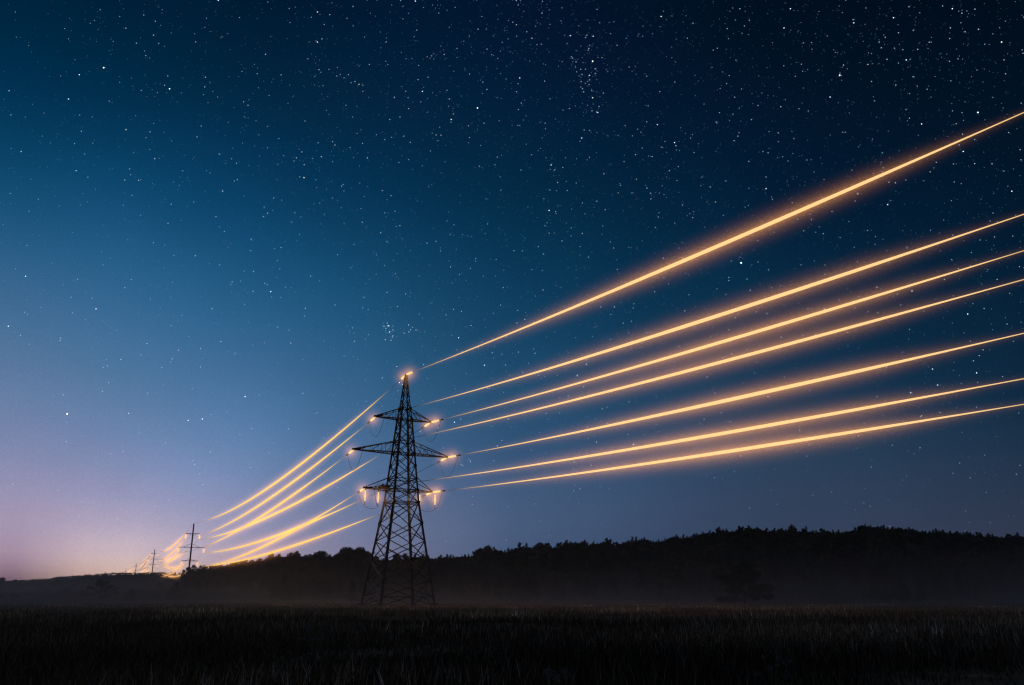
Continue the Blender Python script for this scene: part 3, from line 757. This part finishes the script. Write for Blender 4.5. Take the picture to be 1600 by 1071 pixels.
# ------------------------------------------------------------------ the wires
KEYS = ["S", "UL", "UR", "ML", "MR", "LL", "LR"]
WR = {"S": "steepest topmost glowing wire running from the tower peak to the right edge", "UL": "second highest glowing wire right of the tower, from the upper left arm",
      "UR": "third highest glowing wire right of the tower, from the upper right arm", "ML": "fourth glowing wire from the top right of the tower, from the middle left arm",
      "MR": "fifth glowing wire from the top right of the tower, from the middle right arm", "LL": "second lowest glowing wire right of the tower, above the lowest one",
      "LR": "lowest glowing wire right of the tower, from the lowest right arm"}
WL = {"S": "topmost yellow glowing wire sagging left from the tower peak to the nearest pole", "UL": "second highest yellow wire left of the tower, from its upper left arm",
      "UR": "yellow wire left of the tower from its upper right arm, passing behind the middle arm", "ML": "third yellow wire left of the tower, from its middle left arm",
      "MR": "lower of the two close yellow wires beside the lowest left arm", "LL": "yellow wire from the tip of the lowest left arm of the tower",
      "LR": "lowest yellow wire left of the tower, skimming the dark treetops"}
WN = {"S": "topmost", "UL": "upper arm left side", "UR": "upper arm right side", "ML": "middle arm left side",
      "MR": "middle arm right side", "LL": "lowest arm left side", "LR": "lowest arm right side"}
def span_pts(A, B, sag, n=90, t0=0.0, t1=1.0):
    out = []
    for k in range(n + 1):
        u = t0 + (t1 - t0) * k / n; p = A.lerp(B, u); p.z -= 4 * sag * u * (1 - u); out.append(p)
    return out
def fit_sag(A, B, px, py):
    def yat(sag):
        last = None
        for k in range(401):
            u = k / 400; p = A.lerp(B, u); p.z -= 4 * sag * u * (1 - u); q = proj(p)
            if q[2] < 1: break
            if last and (last[0] - px) * (q[0] - px) <= 0: f = (px - last[0]) / (q[0] - last[0]); return last[1] + f * (q[1] - last[1])
            last = q
        return last[1]
    lo, hi = -20.0, 40.0
    for _ in range(40):
        m = (lo + hi) / 2
        if yat(m) < py: lo = m
        else: hi = m
    return lo
def add_attr(me, cols):
    ca = me.color_attributes.new("glow", "FLOAT_COLOR", "POINT"); ca.data.foreach_set("color", [q for c in cols for q in (*c, 1)])
def glow_wire(name, A, B, sag, t0, t1, n, wpx, core, halo, label, group, thin=.03, nside=8):
    """wire from A toward B (in its own frame: X along the span). wpx: width in photo pixels of the hot part; halo: (radius px, k, inner, outer colour)"""
    h = Vector((B.x - A.x, B.y - A.y, 0)); Lh = h.length; ang = math.atan2(h.y, h.x); rot = Matrix.Rotation(-ang, 3, "Z")
    pts = span_pts(A, B, sag, n, t0, t1); rad, cols, ws, ds = [], [], [], []
    for p in pts:
        q = proj(p) if (p.y > 3) else (9e9, 0, 1); w = max(0.0, wpx(q[0])) if q[2] > 1 else 0
        d = (p - Vector((0, 0, CZ))).length; ws.append(w); ds.append(d)
        rr = w / 2 * d / F * .74; k = min(1, w / 1.7); rad.append(max(thin, rr)); cols.append(tuple(c * k ** 1.3 for c in core))
    loc = [rot @ (p - A) for p in pts]
    mb = MB(); mb.tube(loc, rad, nside); me = mb.mesh(name, M_LINE, smooth=True, fix=False)
    add_attr(me, [c for c in cols for _ in range(nside)])
    o = bpy.data.objects.new(name, me); COL.objects.link(o); o.location = A; o.rotation_euler = (0, 0, ang); tag(o, label, "power line", group)
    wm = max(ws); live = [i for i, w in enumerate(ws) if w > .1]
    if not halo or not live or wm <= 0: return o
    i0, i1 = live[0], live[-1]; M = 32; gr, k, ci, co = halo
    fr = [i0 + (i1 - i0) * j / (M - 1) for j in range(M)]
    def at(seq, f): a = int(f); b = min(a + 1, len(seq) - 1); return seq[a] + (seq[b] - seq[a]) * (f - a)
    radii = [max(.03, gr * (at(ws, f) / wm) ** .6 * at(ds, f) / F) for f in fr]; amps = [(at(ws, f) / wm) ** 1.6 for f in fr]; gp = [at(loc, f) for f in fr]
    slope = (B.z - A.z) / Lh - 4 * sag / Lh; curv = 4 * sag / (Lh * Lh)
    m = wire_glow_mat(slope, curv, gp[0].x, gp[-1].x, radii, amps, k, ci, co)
    g = MB(); g.tube(gp, radii, 14); go = g.build("glow", m, o, smooth=True); go["kind"] = "stuff"  # halo round the wire put in as an emissive sleeve, not scattered light
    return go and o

# right-hand spans, toward the next tower behind the camera at the right
RAZ = R(148.0); RD = Vector((math.sin(RAZ), math.cos(RAZ), 0)); RS = 300.0
YR = {"S": 176, "UL": 335, "UR": 392, "ML": 437, "MR": 521, "LL": 592, "LR": 632}
XR0 = {"S": 640, "UL": 650, "UR": 688, "ML": 660, "MR": 715, "LL": 668, "LR": 705}
WMAX = {"S": 7.2, "UL": 7.2, "UR": 6.2, "ML": 6.2, "MR": 7.2, "LL": 6.6, "LR": 6.6}
STR_R, STR_L = {}, {}
for key in KEYS:
    A = TIP[key].copy(); B = A + RD * RS
    sag = fit_sag(A, B, 1600, YR[key]); print("right", key, "sag %.2f" % sag)
    t_in = 4.6 / RS if key != "S" else 2.6 / RS
    STR_R[key] = (A, (span_pts(A, B, sag, 100)[2] - A).normalized())
    x0, wm = XR0[key], WMAX[key]
    prof = [(x0, 0.0), (x0 + 25, .9), (x0 + 110, 2.2), (x0 + 260, .72 * wm), (x0 + 420, wm), (1210, wm), (1350, .85 * wm), (1470, .5 * wm), (1560, .26 * wm), (1620, .2 * wm), (1700, 0)]
    warm = key[0] in "L"
    core = (1.0, .64, .29)
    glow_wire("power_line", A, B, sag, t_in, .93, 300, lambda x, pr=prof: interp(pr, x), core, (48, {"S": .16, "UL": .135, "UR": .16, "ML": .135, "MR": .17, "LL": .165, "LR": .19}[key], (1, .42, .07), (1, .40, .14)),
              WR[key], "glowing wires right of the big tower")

# left-hand spans to the concrete poles
YL = {"S": 755, "UL": 773, "UR": 803, "ML": 793, "MR": 838, "LL": 845, "LR": 862}
XL1 = {"S": 607, "UL": 573, "UR": 592, "ML": 540, "MR": 566, "LL": 560, "LR": 590}
for key in KEYS:
    A = TIP[key].copy(); B = pole_pt(0, key); sag = fit_sag(A, B, 430, YL[key]); print("left", key, "sag %.2f" % sag)
    Ls = (B - A).length; t_in = 4.4 / Ls if key != "S" else 2.4 / Ls
    STR_L[key] = (A, (span_pts(A, B, sag, 100)[2] - A).normalized())
    x1 = XL1[key]
    prof = [(312, 0), (318, .6), (335, 1.5), (370, 2.8), (420, 4.0), (470, 4.2), (x1 - 60, 3.0), (x1 - 25, 1.6), (x1, .5), (x1 + 6, 0)]
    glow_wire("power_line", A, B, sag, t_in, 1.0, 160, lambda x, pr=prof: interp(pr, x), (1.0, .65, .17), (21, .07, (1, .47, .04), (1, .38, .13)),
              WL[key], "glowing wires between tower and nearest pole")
PROFS = [[(248, 0), (256, 1.1), (262, 2.0), (280, 2.2), (288, 1.3), (294, 0)], [(216, 0), (220, .9), (226, 1.2), (234, 1.0), (240, 0)], [(198, 0), (200, .5), (206, .6), (211, .4), (214, 0)]]
SN = ["small glowing wire between nearest and second concrete poles, ", "tiny glowing wire between second and third concrete poles, ", "tiny faint wire between third and farthest concrete poles, "]
for i in range(3):
    for key in KEYS:
        A = pole_pt(i, key); B = pole_pt(i + 1, key)
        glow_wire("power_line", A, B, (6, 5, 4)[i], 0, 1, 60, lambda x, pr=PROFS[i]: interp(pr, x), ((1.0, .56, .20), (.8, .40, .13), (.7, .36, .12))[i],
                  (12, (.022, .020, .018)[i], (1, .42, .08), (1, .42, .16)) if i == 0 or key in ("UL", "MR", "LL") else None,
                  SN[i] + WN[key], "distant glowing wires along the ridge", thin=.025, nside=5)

# ------------------------------------------------------------------ insulator strings on the big tower
def disc_string(mb, p, d, n, step=.155, r=.155):
    for k in range(n):
        a = p + d * (k * step); mb.tube([a, a + d * step * .45, a + d * step * .75], [r * .45, r, r * .5], 10)
def insulator(key, A, d, lit, label, L=2.7, start=.45, grp="insulator strings of the big tower", tail=True, halo=1.0, lamp=130):
    root = empty("insulator_string", A); tag(root, label, "insulator", grp)
    ds = MB(); disc_string(ds, d * start, d, int(L / .155)); o = ds.build("disc_stack", M_DISC if lit else M_GLASS, root)
    ft = MB(); ft.tube([Vector((0, 0, 0)), d * start], .06, 6); ft.tube([d * (start + L), d * (start + L + .5)], .06, 6)
    if tail:
        ft.tube([d * (start + L + .5), d * (start + L + 1.0)], .05, 6); ft.tube([d * (start + L + .9), d * (start + L + 1.45)], .13, 8)
    ft.build("fitting", M_STEEL, root)
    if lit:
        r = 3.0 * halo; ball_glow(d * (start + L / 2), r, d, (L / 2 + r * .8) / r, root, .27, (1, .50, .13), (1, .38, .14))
    if lit and lamp:
        ld = bpy.data.lights.new("lamp_light", "POINT"); ld.energy = lamp; ld.color = (1, .55, .22); ld.shadow_soft_size = .5
        lo = bpy.data.objects.new("lamp_light", ld); COL.objects.link(lo); lo.parent = root; lo.location = d * (start + L / 2) + Vector((0, 0, -.6))
    return root
tiers = {"U": "upper", "M": "middle", "L": "lowest"}
for key in KEYS[1:]:
    side = "left" if key[1] == "L" else "right"
    A, d = STR_L[key]; insulator(key, A, d, True, f"glowing insulator string at the tip of the {tiers[key[0]]} {side} arm pulling left", L=2.3 if key[0] != "L" else 1.9)
    A, d = STR_R[key]; lit = side == "right"
    insulator(key, A, d, lit, (f"glowing" if lit else "dark") + f" insulator string at the tip of the {tiers[key[0]]} {side} arm pulling right", L=2.7)
A, d = STR_L["S"]; insulator("S", A, d, True, "short glowing insulator left of the very top of the big tower", L=1.9, start=.5, tail=False)
A, d = STR_R["S"]; insulator("S", A, d, True, "short glowing insulator right of the very top of the big tower", L=2.2, start=.3, tail=False)
dn = Vector((0, 0, -1)); HANG = {}
for px, side, lab in ((571, "LL", "hanging glowing insulator string at the outer end of the lowest left arm"), (591.5, "LL", "hanging glowing insulator string on the lowest left arm close to the body"),
                      (656, "LR", "hanging glowing insulator string on the lowest right arm close to the body"), (680, "LR", "hanging glowing insulator string at the outer end of the lowest right arm")):
    L = solve_L(18.2, px); p = TB + AX * L + Vector((0, 0, 17.95)); HANG.setdefault(side, []).append(p + Vector((0, 0, -2.6)))
    if px in (680, 571): p = TB + AX * L + Vector((0, 0, 18.1)) ; 
    insulator("V", p, dn, True, lab, L=1.85, start=.25, tail=False, halo=.9, lamp=300)
# jumper loops that carry the current round each arm tip
def bez(p0, p1, drop, n=20):
    return [p0.lerp(p1, k / n) - Vector((0, 0, drop * 4 * (k / n) * (1 - k / n))) for k in range(n + 1)]
for key in KEYS[1:]:
    A, dl = STR_L[key]; _, dr = STR_R[key]; p0 = A + dl * 3.6; p1 = A + dr * 3.9; side = "left" if key[1] == "L" else "right"; mb = MB()
    if key[0] == "L":
        h = sorted(HANG[key], key=lambda v: v.x); 
        mb.tube(bez(p0, h[0], .5, 10)[:-1] + bez(h[0], h[1], .35, 10)[:-1] + bez(h[1], p1, .6, 10), .028, 5)
    else: mb.tube(bez(p0, p1, 3.1), .028, 5)
    o = mb.build("jumper_cable", M_WIRE); tag(o, f"thin dark jumper cable looping under the {tiers[key[0]]} {side} arm of the big tower", "cable", "jumper loops of the big tower")

# ------------------------------------------------------------------ low ground mist and air
def ground_mist():
    """one closed body of mist hugging the meadow; it thins with height and is uneven"""
    x0, x1, y0, y1, z0, z1 = -460, 460, -60, 640, -1.0, 24.0
    mb = MB(); mb.box(((x0 + x1) / 2, (y0 + y1) / 2, (z0 + z1) / 2), x1 - x0, y1 - y0, z1 - z0)
    m, nt, out = mat_new("ground_mist"); N = nt.nodes.new; L = nt.links.new
    v = N("ShaderNodeVolumePrincipled"); v.inputs["Color"].default_value = (.98, .84, .75, 1); v.inputs["Anisotropy"].default_value = 0
    tc = N("ShaderNodeTexCoord"); sp = N("ShaderNodeSeparateXYZ"); L(tc.outputs["Object"], sp.inputs[0])
    hgt = _math(nt, "EXPONENT", _math(nt, "MULTIPLY", _math(nt, "MAXIMUM", sp.outputs["Z"], 0.0), -1 / 3.9))
    mr = N("ShaderNodeMapRange"); mr.interpolation_type = "SMOOTHSTEP"; L(sp.outputs["Y"], mr.inputs["Value"]); mr.inputs["From Min"].default_value = 15; mr.inputs["From Max"].default_value = 215
    mp = N("ShaderNodeMapping"); mp.inputs["Scale"].default_value = (.012, .02, .11); L(tc.outputs["Object"], mp.inputs[0])
    no = N("ShaderNodeTexNoise"); no.inputs["Scale"].default_value = 1.0; no.inputs["Detail"].default_value = 2; L(mp.outputs[0], no.inputs["Vector"])
    m2 = N("ShaderNodeMapRange"); L(no.outputs["Fac"], m2.inputs["Value"]); m2.inputs["From Min"].default_value = .32; m2.inputs["From Max"].default_value = .68; m2.inputs["To Min"].default_value = .25; m2.inputs["To Max"].default_value = 1.75
    d = _math(nt, "MULTIPLY", _math(nt, "MULTIPLY", hgt, mr.outputs[0]), _math(nt, "MULTIPLY", m2.outputs[0], .0074)); L(d, v.inputs["Density"]); L(v.outputs[0], out.inputs["Volume"])
    o = mb.build("ground_mist", m); tag(o, "low uneven mist lying over the meadow in front of the wood", "mist", kind="stuff"); o.cycles.volume_step_rate = .14
ground_mist()

for o in bpy.data.objects:                      # fine marching steps inside the thin glow sleeves
    if o.type == "MESH" and o.name.split(".")[0] == "glow":
        bb = [Vector(c) for c in o.bound_box]; ext = (bb[6] - bb[0])
        ext = Vector((ext.x * o.scale.x, ext.y * o.scale.y, ext.z * o.scale.z)); av = (ext.x + ext.y + ext.z) / 3
        thick = min(ext.x, ext.y, ext.z); o.cycles.volume_step_rate = min(1.0, max(.001, (thick / 26) / (av / 10)))

# ------------------------------------------------------------------ render settings
sc.view_settings.view_transform = "Standard"; sc.view_settings.look = "None"; sc.view_settings.gamma = 1; sc.view_settings.exposure = 0
cy = sc.cycles
cy.max_bounces = 4; cy.diffuse_bounces = 2; cy.volume_bounces = 0; cy.transparent_max_bounces = 16
cy.filter_width = 1.3; cy.use_denoising = True
cy.sample_clamp_indirect = .12
